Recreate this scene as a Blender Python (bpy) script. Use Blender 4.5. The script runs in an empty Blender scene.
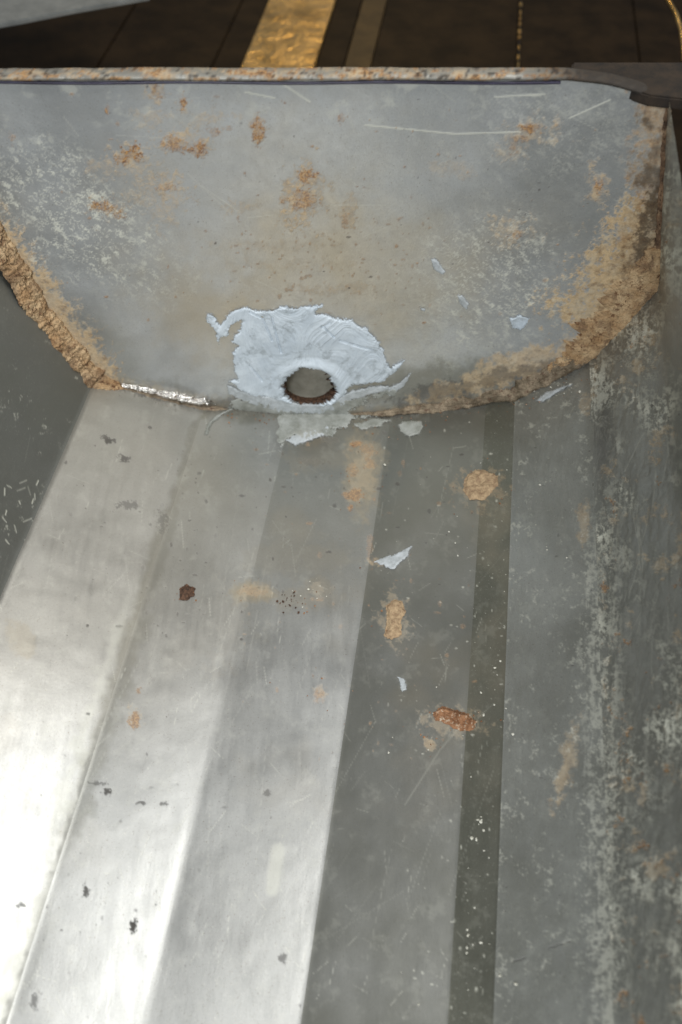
import bpy, math
import numpy as np
from mathutils import Vector

# ------------------------------------------------------------------ camera, world, lamps, exposure
FPX = 850.0                      # focal length in picture pixels (682 x 1024)
CX, CY = 341.0, 512.0
PITCH = math.atan(1185 / FPX)    # below the horizon
D = 0.289                        # camera to end plate
H = 0.3165                       # camera above the lowest line of the trough
FWD = np.array([0, math.cos(PITCH), -math.sin(PITCH)])
UPV = np.array([0, math.sin(PITCH), math.cos(PITCH)])
RGT = np.array([1.0, 0, 0])
CAM = np.array([0, 0, H])
PSI = math.atan(211 / math.hypot(1185, FPX))
AX = np.array([math.sin(PSI), math.cos(PSI), 0.0])     # run of the trough, away from the viewer

scn = bpy.context.scene
col = scn.collection
cam_d = bpy.data.cameras.new('camera')
cam = bpy.data.objects.new('camera', cam_d)
col.objects.link(cam)
cam.location = CAM
cam.rotation_euler = (math.pi / 2 - PITCH, 0, 0)
cam_d.sensor_fit = 'VERTICAL'
cam_d.sensor_height = 24
cam_d.lens = 24 * FPX / 1024
cam_d.clip_start = 0.01
cam_d.clip_end = 50
cam_d.dof.use_dof = True
cam_d.dof.focus_distance = 0.35
cam_d.dof.aperture_fstop = 6.0
scn.camera = cam

w = bpy.data.worlds.new('World')
scn.world = w
w.use_nodes = True
bg = w.node_tree.nodes['Background']
bg.inputs[0].default_value = (0.92, 0.97, 1.0, 1)
bg.inputs[1].default_value = 0.16

def area(name, loc, target, size, power, colr, sy=None):
    l = bpy.data.lights.new(name, 'AREA')
    l.shape = 'RECTANGLE'
    l.size = size
    l.size_y = sy or size
    l.energy = power
    l.color = colr
    o = bpy.data.objects.new(name, l)
    col.objects.link(o)
    o.location = loc
    o.rotation_euler = (Vector(target) - Vector(loc)).to_track_quat('-Z', 'Y').to_euler()
    return o
area('overhead_lamp', (0.31, 0.08, 1.25), (0.25, 0.08, 0), 0.52, 11.0, (1.0, 0.99, 0.96), 0.56)
area('front_fill', (-0.14, -0.50, 0.62), (0.02, 0.28, 0.10), 0.16, 5.0, (0.95, 0.98, 1.0))  # fill added behind the viewer to lift the end plate and right side
area('warm_lamp', (0.03, 1.5, 0.75), (-0.05, 0.6, -0.1), 0.10, 1.5, (1.0, 0.68, 0.26))
scn.view_settings.view_transform = 'Standard'
scn.view_settings.look = 'None'
scn.view_settings.exposure = 0
scn.view_settings.gamma = 1

# ------------------------------------------------------------------ helpers
rng = np.random.default_rng(7)
TAB = rng.random((256, 256))
def vnoise(x, y):
    xi = np.floor(x).astype(int); yi = np.floor(y).astype(int)
    fx = x - xi; fy = y - yi
    fx = fx * fx * (3 - 2 * fx); fy = fy * fy * (3 - 2 * fy)
    x0 = xi & 255; x1 = (xi + 1) & 255; y0 = yi & 255; y1 = (yi + 1) & 255
    return (TAB[x0, y0] * (1 - fx) + TAB[x1, y0] * fx) * (1 - fy) + (TAB[x0, y1] * (1 - fx) + TAB[x1, y1] * fx) * fy
def fbm(x, y, sc, octv=4, seed=0, gain=0.55):
    """noise in about -1..1; sc = size of the largest lumps"""
    a = 1; s = 0; t = 0
    x = x / sc + seed * 17.31; y = y / sc + seed * 9.77
    for k in range(octv):
        s += a * (vnoise(x * 0.8 - y * 0.6, x * 0.6 + y * 0.8) * 2 - 1); t += a
        a *= gain; x = x * 2.03 + 5.1; y = y * 2.03 + 3.7
    return s / t * 1.6
def sstep(a, b, v):
    t = np.clip((v - a) / (b - a), 0, 1)
    return t * t * (3 - 2 * t)
def ray(px, py):
    px = np.asarray(px, float); py = np.asarray(py, float)
    return FWD + RGT * ((px - CX) / FPX)[..., None] + UPV * ((CY - py) / FPX)[..., None]
def on_plane(px, py, P0, N):
    r = ray(px, py)
    t = ((P0 - CAM) @ N) / (r @ N)
    return CAM + r * t[..., None]
def on_plate(px, py, dy=0.0):
    return on_plane(px, py, np.array([0, D + dy, 0]), np.array([0, 1.0, 0]))
def project(P):
    v = P - CAM
    z = v @ FWD
    return CX + FPX * (v @ RGT) / z, CY - FPX * (v @ UPV) / z
def seg_dist(px, py, ax, ay, bx, by):
    dx, dy = bx - ax, by - ay
    t = np.clip(((px - ax) * dx + (py - ay) * dy) / (dx * dx + dy * dy + 1e-9), 0, 1)
    return np.hypot(px - ax - t * dx, py - ay - t * dy)
def poly_sd(px, py, poly):
    """signed distance to a closed outline, negative inside"""
    d = np.full(px.shape, 1e9); ins = np.zeros(px.shape, bool)
    n = len(poly)
    for i in range(n):
        ax, ay = poly[i]; bx, by = poly[(i + 1) % n]
        d = np.minimum(d, seg_dist(px, py, ax, ay, bx, by))
        c = ((ay > py) != (by > py))
        xs = (bx - ax) * (py - ay) / ((by - ay) if by != ay else 1e-9) + ax
        ins ^= c & (px < xs)
    return np.where(ins, -d, d)

def link(name, me, mat, parent=None):
    o = bpy.data.objects.new(name, me)
    col.objects.link(o)
    if mat: me.materials.append(mat)
    if parent: o.parent = parent
    return o
def mesh_np(V, F, smooth=True, attrs=None):
    me = bpy.data.meshes.new('m')
    V = np.asarray(V, np.float32); F = np.asarray(F, np.int32)
    k = F.shape[1]
    me.vertices.add(len(V)); me.vertices.foreach_set('co', V.ravel())
    me.loops.add(F.size); me.loops.foreach_set('vertex_index', F.ravel())
    me.polygons.add(len(F))
    me.polygons.foreach_set('loop_start', np.arange(0, F.size, k, dtype=np.int32))
    me.polygons.foreach_set('loop_total', np.full(len(F), k, np.int32))
    me.update(calc_edges=True)
    me.polygons.foreach_set('use_smooth', np.full(len(F), smooth))
    if attrs:
        for n, a in attrs.items():
            at = me.attributes.new(n, 'FLOAT_COLOR', 'POINT')
            at.data.foreach_set('color', np.asarray(a, np.float32).ravel())
    me.validate()
    return me
def grid_faces(nu, nv, keep=None):
    i, j = np.meshgrid(np.arange(nu - 1), np.arange(nv - 1), indexing='ij')
    a = i * nv + j
    F = np.stack([a, a + nv, a + nv + 1, a + 1], -1)
    if keep is not None:
        k = keep[:-1, :-1] | keep[1:, :-1] | keep[:-1, 1:] | keep[1:, 1:]
        return F[k]
    return F.reshape(-1, 4)
def compact(V, F, attrs=None):
    used = np.zeros(len(V), bool); used[F.ravel()] = True
    m = np.cumsum(used) - 1
    if attrs: attrs = {n: a[used] for n, a in attrs.items()}
    return V[used], m[F], attrs
def thing(name, label, cat, loc, group=None):
    o = bpy.data.objects.new(name, None); col.objects.link(o)
    o.empty_display_size = 0.02
    o.location = loc; o['label'] = label; o['category'] = cat
    if group: o['group'] = group
    return o
def tag(o, label, cat, group=None):
    o['label'] = label; o['category'] = cat
    if group: o['group'] = group
    return o

# ------------------------------------------------------------------ materials
def new_mat(name):
    m = bpy.data.materials.new(name); m.use_nodes = True
    nt = m.node_tree
    return m, nt, nt.nodes['Principled BSDF']
def N(nt, t, **kw):
    n = nt.nodes.new(t)
    for k, v in kw.items(): setattr(n, k, v)
    return n
def noise(nt, sc, det=4, rough=0.6, dist=0.0, vec=None, scale3=None):
    n = N(nt, 'ShaderNodeTexNoise')
    n.inputs['Scale'].default_value = sc; n.inputs['Detail'].default_value = det
    n.inputs['Roughness'].default_value = rough; n.inputs['Distortion'].default_value = dist
    tc = N(nt, 'ShaderNodeNewGeometry')
    src = tc.outputs['Position']
    if scale3:
        mp = N(nt, 'ShaderNodeMapping'); mp.inputs['Scale'].default_value = scale3
        mp.inputs['Rotation'].default_value = (0, 0, PSI)
        nt.links.new(src, mp.inputs['Vector']); src = mp.outputs[0]
    nt.links.new(src, n.inputs['Vector'])
    return n.outputs['Fac']
def maprange(nt, v, a, b, c=0.0, d=1.0, clamp=True):
    n = N(nt, 'ShaderNodeMapRange'); n.clamp = clamp
    nt.links.new(v, n.inputs[0])
    for i, x in enumerate((a, b, c, d)): n.inputs[i + 1].default_value = x
    return n.outputs[0]
def mth(nt, op, a, b):
    n = N(nt, 'ShaderNodeMath', operation=op)
    for i, x in enumerate((a, b)):
        if isinstance(x, (int, float)): n.inputs[i].default_value = x
        else: nt.links.new(x, n.inputs[i])
    return n.outputs[0]
def mixc(nt, f, a, b):
    n = N(nt, 'ShaderNodeMix', data_type='RGBA')
    if isinstance(f, float): n.inputs[0].default_value = f
    else: nt.links.new(f, n.inputs[0])
    for i, x in ((6, a), (7, b)):
        if isinstance(x, tuple): n.inputs[i].default_value = (*x, 1)
        else: nt.links.new(x, n.inputs[i])
    return n.outputs[2]
def mixf(nt, f, a, b):
    n = N(nt, 'ShaderNodeMix', data_type='FLOAT')
    nt.links.new(f, n.inputs[0])
    for i, x in ((2, a), (3, b)):
        if isinstance(x, (int, float)): n.inputs[i].default_value = x
        else: nt.links.new(x, n.inputs[i])
    return n.outputs[0]

def metal_mat(name, base=(0.40, 0.405, 0.40), metallic=0.65, rough=0.36, bump=0.25):
    m, nt, bs = new_mat(name)
    A = N(nt, 'ShaderNodeAttribute', attribute_name='mask_a')
    B = N(nt, 'ShaderNodeAttribute', attribute_name='mask_b')
    sa = N(nt, 'ShaderNodeSeparateColor'); nt.links.new(A.outputs['Color'], sa.inputs[0])
    sb = N(nt, 'ShaderNodeSeparateColor'); nt.links.new(B.outputs['Color'], sb.inputs[0])
    rust, tan, pale, dark = sa.outputs[0], sa.outputs[1], sa.outputs[2], A.outputs['Alpha']
    grime_shade, film, gloss = sb.outputs[0], sb.outputs[1], sb.outputs[2]
    cloud = noise(nt, 28, 5, 0.6)
    fine = noise(nt, 900, 3, 0.65)
    brush = noise(nt, 260, 4, 0.7, 0.1, scale3=(1.0, 0.12, 1.0))
    brush2 = noise(nt, 700, 3, 0.7, 0.3, scale3=(1.0, 0.35, 1.0))
    c = mixc(nt, maprange(nt, cloud, 0.35, 0.65), tuple(x * 0.86 for x in base), tuple(x * 1.1 for x in base))
    c = mixc(nt, maprange(nt, fine, 0.3, 0.75, 0, 0.22), c, tuple(x * 0.6 for x in base))
    c = mixc(nt, maprange(nt, noise(nt, 1700, 2, 0.6), 0.63, 0.72, 0, 0.45), c, (0.16, 0.12, 0.08))
    c = mixc(nt, maprange(nt, noise(nt, 1150, 3, 0.7), 0.62, 0.70, 0, 0.35), c, (0.66, 0.65, 0.58))
    c = mixc(nt, mth(nt, 'MULTIPLY', grime_shade, 0.85), c, (0.190, 0.191, 0.163))  # olive grime; on the floor strips it also carries their band shading
    c = mixc(nt, film, c, (0.43, 0.37, 0.27))
    spk = maprange(nt, noise(nt, 1300, 3, 0.7), 0.38, 0.62)
    tc = mixc(nt, maprange(nt, noise(nt, 380, 6, 0.8), 0.38, 0.62), (0.46, 0.33, 0.19), (0.66, 0.50, 0.30))
    tc = mixc(nt, maprange(nt, noise(nt, 260, 5, 0.75), 0.50, 0.66, 0, 0.75), tc, (0.20, 0.125, 0.07))
    tc = mixc(nt, maprange(nt, noise(nt, 90, 4, 0.7), 0.45, 0.65, 0, 0.5), tc, (0.44, 0.40, 0.32))
    rc = mixc(nt, spk, (0.16, 0.07, 0.03), (0.50, 0.275, 0.10))
    c = mixc(nt, tan, c, tc)
    c = mixc(nt, pale, c, (0.74, 0.74, 0.64))
    c = mixc(nt, rust, c, rc)
    c = mixc(nt, dark, c, (0.035, 0.028, 0.022))
    nt.links.new(c, bs.inputs['Base Color'])
    cov = mth(nt, 'MINIMUM', mth(nt, 'ADD', mth(nt, 'ADD', rust, tan), mth(nt, 'ADD', mth(nt, 'MULTIPLY', pale, 0.6), dark)), 1.0)
    nt.links.new(mixf(nt, cov, metallic, 0.0), bs.inputs['Metallic'])
    r = mth(nt, 'ADD', maprange(nt, brush, 0.3, 0.7, rough - 0.05, rough + 0.07), maprange(nt, cloud, 0.3, 0.7, -0.03, 0.05))
    r = mixf(nt, gloss, r, 0.16)
    r = mixf(nt, grime_shade, r, rough + 0.02)
    nt.links.new(mixf(nt, cov, r, 0.85), bs.inputs['Roughness'])
    h = mth(nt, 'ADD', mth(nt, 'MULTIPLY', brush2, 0.6), mth(nt, 'MULTIPLY', fine, 0.5))
    h = mth(nt, 'ADD', h, mth(nt, 'MULTIPLY', cov, 1.5))
    bp = N(nt, 'ShaderNodeBump'); bp.inputs['Strength'].default_value = bump
    bp.inputs['Distance'].default_value = 0.0003
    nt.links.new(h, bp.inputs['Height']); nt.links.new(bp.outputs[0], bs.inputs['Normal'])
    return m

def feather(m, top=1.0):
    nt = m.node_tree; bs = nt.nodes['Principled BSDF']
    a = N(nt, 'ShaderNodeAttribute', attribute_name='cover')
    s = N(nt, 'ShaderNodeSeparateColor'); nt.links.new(a.outputs['Color'], s.inputs[0])
    v = mth(nt, 'ADD', s.outputs[0], maprange(nt, noise(nt, 500, 5, 0.75), 0.3, 0.7, -0.45, 0.45))
    nt.links.new(maprange(nt, v, 0.0, 0.55, 0.0, top), bs.inputs['Alpha'])
    return m
def plain_mat(name, c1, c2, sc, rough=0.7, metallic=0.0, bump=0.3, dist=0.0004, bsc=None, c3=None, c4=None):
    m, nt, bs = new_mat(name)
    f = maprange(nt, noise(nt, sc, 5, 0.65), 0.36, 0.64)
    c = mixc(nt, f, c1, c2)
    if c4: c = mixc(nt, maprange(nt, noise(nt, sc * 0.7, 6, 0.75, 0.6), 0.50, 0.60, 0, 0.75), c, c4)
    if c3: c = mixc(nt, maprange(nt, noise(nt, sc * 2.3, 4, 0.7), 0.54, 0.66), c, c3)
    nt.links.new(c, bs.inputs['Base Color'])
    bs.inputs['Roughness'].default_value = rough; bs.inputs['Metallic'].default_value = metallic
    bp = N(nt, 'ShaderNodeBump'); bp.inputs['Strength'].default_value = bump; bp.inputs['Distance'].default_value = dist
    nt.links.new(noise(nt, bsc or sc * 3, 4, 0.65), bp.inputs['Height']); nt.links.new(bp.outputs[0], bs.inputs['Normal'])
    return m

M_plate = metal_mat('plate_metal', (0.47, 0.485, 0.49), 0.45, 0.42, 0.3)
M_floor = metal_mat('floor_metal', (0.45, 0.455, 0.445), 0.8, 0.39, 0.11)
M_wall = metal_mat('wall_metal', (0.41, 0.42, 0.40), 0.55, 0.40, 0.55)
M_crust = plain_mat('rust_crust', (0.42, 0.26, 0.13), (0.64, 0.47, 0.28), 130, 0.92, 0, 0.9, 0.0009, 1300, (0.17, 0.085, 0.04), (0.21, 0.13, 0.075))
M_brown = plain_mat('brown_sludge', (0.10, 0.075, 0.045), (0.33, 0.26, 0.18), 170, 0.7, 0, 0.6, 0.0006, 1300, (0.11, 0.06, 0.035))
M_seal = plain_mat('sealant', (0.52, 0.59, 0.66), (0.65, 0.72, 0.785), 60, 0.5, 0, 0.2, 0.0003, 300, (0.40, 0.45, 0.49))
M_solder = plain_mat('silver_tape', (0.55, 0.53, 0.50), (0.9, 0.88, 0.85), 300, 0.22, 1.0, 0.5, 0.0008, 500, (0.25, 0.17, 0.10))
M_pipe = plain_mat('pipe_grey', (0.30, 0.295, 0.25), (0.40, 0.39, 0.34), 200, 0.7)
M_rustd = plain_mat('rust_dark', (0.045, 0.026, 0.017), (0.16, 0.085, 0.05), 600, 0.9, 0, 0.8, 0.0006, 1400)
M_rusto = plain_mat('rust_orange', (0.18, 0.08, 0.035), (0.42, 0.215, 0.11), 300, 0.9, 0, 0.8, 0.0006, 1400, (0.6, 0.5, 0.38))
M_tan = plain_mat('tan_lump', (0.30, 0.20, 0.12), (0.52, 0.38, 0.23), 500, 0.95, 0, 0.8, 0.0006, 1400)
M_chalk = plain_mat('chalk', (0.6, 0.58, 0.48), (0.8, 0.79, 0.70), 600, 0.8)
M_board2 = plain_mat('golden_brown_board', (0.03, 0.019, 0.007), (0.075, 0.048, 0.018), 30, 0.5, .3)
M_dark = plain_mat('dark_brown_board', (0.009, 0.005, 0.002), (0.024, 0.014, 0.006), 40, 0.6, 0, 0.3, 0.0006, 300)
M_dark.node_tree.nodes['Principled BSDF'].inputs['Specular IOR Level'].default_value = 0.15
M_gold = plain_mat('warm_gold', (0.40, 0.26, 0.09), (0.72, 0.50, 0.21), 45, 0.28, 0.8, 0.6, 0.003, 60)
M_sheet = plain_mat('pale_sheet', (0.20, 0.21, 0.205), (0.30, 0.31, 0.30), 50, 0.5, 0.3)
M_blackish = plain_mat('blackish_brown', (0.010, 0.007, 0.005), (0.030, 0.019, 0.011), 200, 0.8)

# ------------------------------------------------------------------ background below and beyond the end plate
def slab(name, mat, pts_top, thick, parent=None, drop=None):
    """a flat piece with real thickness: its outline is given on its top face"""
    P = [Vector(p) for p in pts_top]
    n = (P[1] - P[0]).cross(P[2] - P[0]).normalized()
    if n.z < 0: n = -n
    V = [tuple(p) for p in P] + [tuple(p - n * thick) for p in P]
    k = len(P)
    me = bpy.data.meshes.new(name)
    me.from_pydata(V, [], [tuple(range(k)), tuple(range(2 * k - 1, k - 1, -1))] + [(i, i + k, (i + 1) % k + k, (i + 1) % k) for i in range(k)])
    import bmesh
    bm = bmesh.new(); bm.from_mesh(me); bmesh.ops.recalc_face_normals(bm, faces=bm.faces)
    bmesh.ops.bevel(bm, geom=bm.edges[:], offset=min(0.0006, thick * 0.3), segments=2, affect='EDGES')
    bm.to_mesh(me); bm.free()
    return link(name, me, mat, parent)
ZB = -0.03
NZ = np.array([0, 0, 1.0])
def bgp(px, z=ZB, y0=0.42, y1=1.6):
    """strip edge on the lower floor that passes below picture column px at the rim, running along the trough"""
    p = on_plane(np.array(px), np.array(62.0), np.array([0, 0, z]), NZ)
    return p + AX * (y0 - p[1]) / AX[1], p + AX * (y1 - p[1]) / AX[1]
deck = thing('trough_bay', 'dark brown boarded bay beyond the rusty top lip, with a warm golden strip', 'bay', (0, 0.9, ZB))
deck.location = (0, 0, 0)
edges = [-900, -420, -120, 100, 214, 345, 372, 517, 640, 860, 1500]
for a, b in zip(edges[:-1], edges[1:]):
    a0, a1 = bgp(a); b0, b1 = bgp(b)
    g = 0.0005 * (b0 - a0) / np.linalg.norm(b0 - a0)
    slab('board', M_board2 if a in (345,) else M_dark, [a0 + g, b0 - g, b1 - g, a1 + g], 0.012, deck)
base = slab('floor', plain_mat('black_ground', (0.006, 0.005, 0.004), (0.012, 0.01, 0.008), 20, 0.8), [(-3, -3, -0.10), (3, -3, -0.10), (3, 5, -0.10), (-3, 5, -0.10)], 0.05)
base['kind'] = 'structure'
a0, a1 = bgp(243, ZB + 0.004); b0, b1 = bgp(315, ZB + 0.004)  # trough band lit warm beyond the lip, modelled as a golden strip
tag(slab('warm_lit_band', M_gold, [a0, b0, b1, a1], 0.0035), 'warm-lit trough band, made as a golden strip on the dark boards behind the lip', 'strip')
# pale sheet in the corner
zc = 0.06
q = on_plane(np.array([-160., -60., 20., 70., 150., 60., -260.]), np.array([52., 34., 20., 10., -4., -70., -60.]), np.array([0, 0, zc]), NZ)
sh = slab('metal_sheet', M_sheet, q, 0.003)
tag(sh, 'pale grey metal sheet corner poking in at the top left above dark boards', 'sheet')

# ------------------------------------------------------------------ the trough
trough = thing('metal_trough', 'scratched grey metal trough with folded floor, rusty corners and sealed drain hole', 'trough', (0, 0, 0))

PROF = {  # where each fold meets the end plate, in picture pixels
    'l2': (-190, 20), 'p1': (95, 378), 'p2': (205, 406), 'p3': (291, 414), 'p4': (391, 414),
    'p5': (486, 402), 'p6': (515, 396), 'p7': (590, 358), 'p8': (658, 285), 'p9': (668, 92)}
PP = {k: on_plate(np.array(float(v[0])), np.array(float(v[1]))) for k, v in PROF.items()}
for k, p in PP.items(): print(k, np.round(p * 1000, 1))
STEP = 0.00046

def lines_scratch(px, py, n, seed, box, ang, length, wid=0.6):
    r = np.random.default_rng(seed); out = np.zeros(px.shape)
    for _ in range(n):
        x = r.uniform(box[0], box[2]); y = r.uniform(box[1], box[3]); a = r.normal(ang[0], ang[1]); L = r.uniform(*length)
        dx, dy = math.cos(a) * L, math.sin(a) * L
        m = (px > min(x, x + dx) - 4) & (px < max(x, x + dx) + 4) & (py > min(y, y + dy) - 4) & (py < max(y, y + dy) + 4)
        if not m.any(): continue
        d = seg_dist(px[m], py[m], x, y, x + dx, y + dy)
        out[m] = np.maximum(out[m], (1 - sstep(0.2, wid + 0.5, d)) * r.uniform(0.3, 1))
    return out
def blob(px, py, cx, cy, rx, ry, rot=0, rag=0.5, sc=12, seed=1, soft=0.35):
    c, s = math.cos(rot), math.sin(rot)
    u = ((px - cx) * c + (py - cy) * s) / rx; v = (-(px - cx) * s + (py - cy) * c) / ry
    r = np.hypot(u, v)
    m = r < 3
    out = np.zeros(px.shape)
    if m.any():
        out[m] = sstep(-soft, soft, 1 - r[m] + rag * fbm(px[m], py[m], sc, 5, seed, 0.75))
    return out
def spots(px, py, lst, seed, rag=0.9, sc=6):
    out = np.zeros(px.shape)
    for i, (cx, cy, rx, ry, s) in enumerate(lst):
        out = np.maximum(out, s * blob(px, py, cx, cy, rx, ry, 0, rag, sc, seed + i, 0.3))
    return out
def rnd_spots(px, py, n, seed, box, rmin, rmax, smin=0.4, smax=1.0):
    r = np.random.default_rng(seed); out = np.zeros(px.shape)
    for _ in range(n):
        x = r.uniform(box[0], box[2]); y = r.uniform(box[1], box[3]); q = rmin + (rmax - rmin) * r.random() ** 2.5
        s = r.uniform(smin, smax); e = r.uniform(0.6, 1.4)
        m = (abs(px - x) < q * 3) & (abs(py - y) < q * 3)
        if m.any():
            out[m] = np.maximum(out[m], s * (1 - sstep(0.6, 1.3, np.hypot((px[m] - x) * e, (py[m] - y) / e) / q + 0.4 * fbm(px[m], py[m], 2.5, 3, 5))))
    return out

def plate_dent(X, Z):
    return 0.0004 * fbm(X * 1000, Z * 1000, 60, 3, 77) + 0.0002 * fbm(X * 1000, Z * 1000, 18, 3, 78)
def sheet_dent(P, seed, disp=0.00025):
    return disp * fbm(P[..., 0] * 1000 + P[..., 2] * 700, P[..., 1] * 1000, 35, 4, 90 + seed)
def paint_plate(px, py):
    rust = np.zeros(px.shape); tan = rust.copy(); pale = rust.copy(); dark = rust.copy(); grime_shade = rust.copy(); film = rust.copy(); gloss = rust.copy()
    n1 = fbm(px, py, 60, 5, 1); nf = fbm(px, py, 5, 4, 2, 0.8)
    # warm film over the middle
    film = 0.42 * blob(px, py, 300, 235, 190, 110, 0.1, 0.5, 60, 3, 0.9) * (0.75 + 0.4 * n1)
    film += 0.35 * blob(px, py, 345, 270, 120, 60, 0, 0.5, 40, 4, 0.6)
    film += 0.5 * blob(px, py, 210, 320, 60, 35, 0.5, 0.5, 30, 14, 0.9)
    # tan stains with rusty cores
    T = [(128, 158, 17, 13, .8), (160, 185, 20, 15, .7), (106, 207, 13, 9, .8), (155, 90, 9, 12, .7), (182, 140, 22, 9, .75), (200, 148, 8, 8, .8), (183, 106, 6, 9, .6),
         (258, 130, 8, 12, .8), (305, 195, 18, 26, .85), (308, 178, 12, 9, .9), (348, 213, 7, 12, .5), (150, 118, 16, 8, .45), (335, 290, 36, 5, .35), (280, 245, 50, 5, .2), (120, 170, 26, 10, .5), (150, 200, 22, 10, .5), (212, 118, 20, 8, .45),
         (530, 130, 26, 12, .6), (512, 232, 18, 14, .7), (515, 148, 14, 14, .45), (597, 188, 9, 18, .8), (300, 265, 50, 5, .2), (452, 170, 20, 6, .3), (240, 208, 12, 7, .4), (165, 205, 14, 16, .5)]
    tan = spots(px, py, T, 20, 1.3, 9) * np.clip(0.55 + 0.9 * nf, 0, 1)
    tan = np.maximum(tan, .9 * sstep(-.3, .5, .8 * nf + .9 - seg_dist(px, py, -40, 185, 100, 372) / 20))
    R = [(132, 153, 10, 8, 1), (120, 160, 7, 5, .8), (165, 188, 8, 4, .6), (100, 205, 10, 6, .9), (118, 214, 6, 4, .7), (174, 146, 12, 5, .7), (198, 150, 8, 6, .9), (300, 200, 12, 8, .7), (258, 134, 6, 9, .9), (160, 96, 4, 5, .7), (345, 222, 4, 7, .5), (515, 235, 5, 4, .6), (640, 200, 5, 12, .5), (625, 240, 8, 8, .5), (108, 208, 8, 4, .8), (258, 127, 5, 9, .95), (184, 104, 3, 6, .9), (200, 146, 5, 6, .9), (172, 138, 9, 3, .7), (308, 176, 8, 7, .85), (306, 205, 10, 4, .7),
         (155, 92, 4, 7, .7), (214, 132, 7, 4, .6), (228, 128, 4, 2, .7), (107, 110, 2.5, 3.5, .9), (117, 124, 2, 2, .9), (12, 137, 3, 5, .6), (598, 186, 4, 10, .8), (531, 129, 9, 4, .9), (514, 145, 4, 8, .5), (520, 138, 8, 3, .6), (341, 120, 3, 5, .6)]
    rust = spots(px, py, R, 60, 1.1, 5)
    rust = rust * (.45 + .55 * sstep(-.35, .25, fbm(px, py, 3.2, 3, 66, .8)))
    rust = np.maximum(rust, rnd_spots(px, py, 130, 3, (60, 80, 660, 330), 0.6, 2.2, .3, .9) * 0.8)
    rust = np.maximum(rust, rnd_spots(px, py, 160, 13, (230, 215, 430, 320), 0.6, 2.0, .3, .8) * 0.6)
    # right-hand corner: broad brown crusting
    tan = np.maximum(tan, sstep(-.35, .35, 0.8 * nf + 0.5 * fbm(px, py, 30, 4, 44) + 1.0 - seg_dist(px, py, 592, 320, 655, 235) / 36))
    tan = np.maximum(tan, .75 * blob(px, py, 515, 368, 85, 13, -0.38, 1.1, 16, 31))
    cr = seg_dist(px, py, 662, 120, 655, 270)
    brown = sstep(-.4, .5, 0.9 - cr / 26 + 0.6 * nf * 0.7 + 0.5 * fbm(px, py, 25, 4, 9))
    tan = np.maximum(tan, brown * 0.7)
    rust = np.maximum(rust, .6 * brown * np.clip(0.45 + 0.7 * nf, 0, 1))
    dark = np.maximum(dark, .8 * brown * np.clip(.4 + .9 * fbm(px, py, 14, 4, 46), 0, .85))
    dark = np.maximum(dark, .75 * sstep(-.2, .5, 0.7 - seg_dist(px, py, 655, 190, 640, 255) / 14 + 0.7 * nf))
    dark = np.maximum(dark, .5 * blob(px, py, 480, 384, 75, 9, -.2, 1.2, 14, 47))
    grime_shade = np.maximum(grime_shade, .9 * blob(px, py, 430, 385, 120, 20, -0.05, .5, 25, 33, .5))
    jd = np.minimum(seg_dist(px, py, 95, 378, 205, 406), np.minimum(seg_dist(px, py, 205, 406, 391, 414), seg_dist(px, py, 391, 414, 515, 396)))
    grime_shade = np.maximum(grime_shade, .8 * (1 - sstep(0, 20, jd + 9 * fbm(px, py, 20, 4, 45))))
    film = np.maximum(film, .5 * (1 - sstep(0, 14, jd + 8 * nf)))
    grime_shade = np.maximum(grime_shade, .55 * sstep(0.2, 1, 1.2 - seg_dist(px, py, -60, 210, 110, 375) / 60 + .3 * n1))
    grime_shade = np.maximum(grime_shade, .3 * blob(px, py, 560, 190, 70, 90, 0, .5, 40, 35, .8))
    # pale scuffs, left and right of the middle
    reg = blob(px, py, 70, 215, 95, 45, .65, .5, 30, 41, .6) + .8 * blob(px, py, 490, 285, 75, 60, -.4, .5, 30, 42, .6) + .35 * blob(px, py, 560, 120, 100, 60, 0, .5, 30, 43, .6)
    sc = fbm(px * .8 + py * .6, (py * .8 - px * .6) * 2.2, 9, 5, 12, .8)
    pale = np.clip(reg, 0, 1) * np.maximum(sstep(.12, .6, sc + .25 * nf), .7 * sstep(.88, .99, 1 - abs(fbm(px * .8 + py * .5, (py * .8 - px * .5) * 1.8, 14, 4, 17, .7)))) * .8
    pale = np.maximum(pale, lines_scratch(px, py, 26, 4, (0, 80, 680, 330), (0.35, .5), (8, 60), .3) * .3)
    for a in [(365, 125, 455, 134), (455, 134, 520, 132), (495, 97, 545, 94), (570, 118, 610, 100), (245, 92, 275, 98), (280, 82, 310, 102), (520, 96, 541, 95)]:
        pale = np.maximum(pale, .7 * (1 - sstep(.3, 1.3, seg_dist(px, py, *a))))
    pale = np.maximum(pale, .35 * sstep(.2, .8, fbm(px, py, 22, 5, 19, .7)) * (1 - sstep(90, 150, py)))
    dark = np.maximum(dark, rnd_spots(px, py, 60, 8, (40, 80, 640, 300), .5, 1.4) * .8)
    dark = np.maximum(dark, .35 * blob(px, py, 265, 402, 60, 6, 0, .5, 12, 51))
    return rust, tan, pale, dark, grime_shade, film, gloss

def pack(rust, tan, pale, dark, grime_shade, film, gloss):
    cl = lambda v: np.clip(v, 0, 1).ravel()
    return {'mask_a': np.stack([cl(rust), cl(tan), cl(pale), cl(dark)], -1), 'mask_b': np.stack([cl(grime_shade), cl(film), cl(gloss), cl(gloss * 0 + 1)], -1)}

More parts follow.
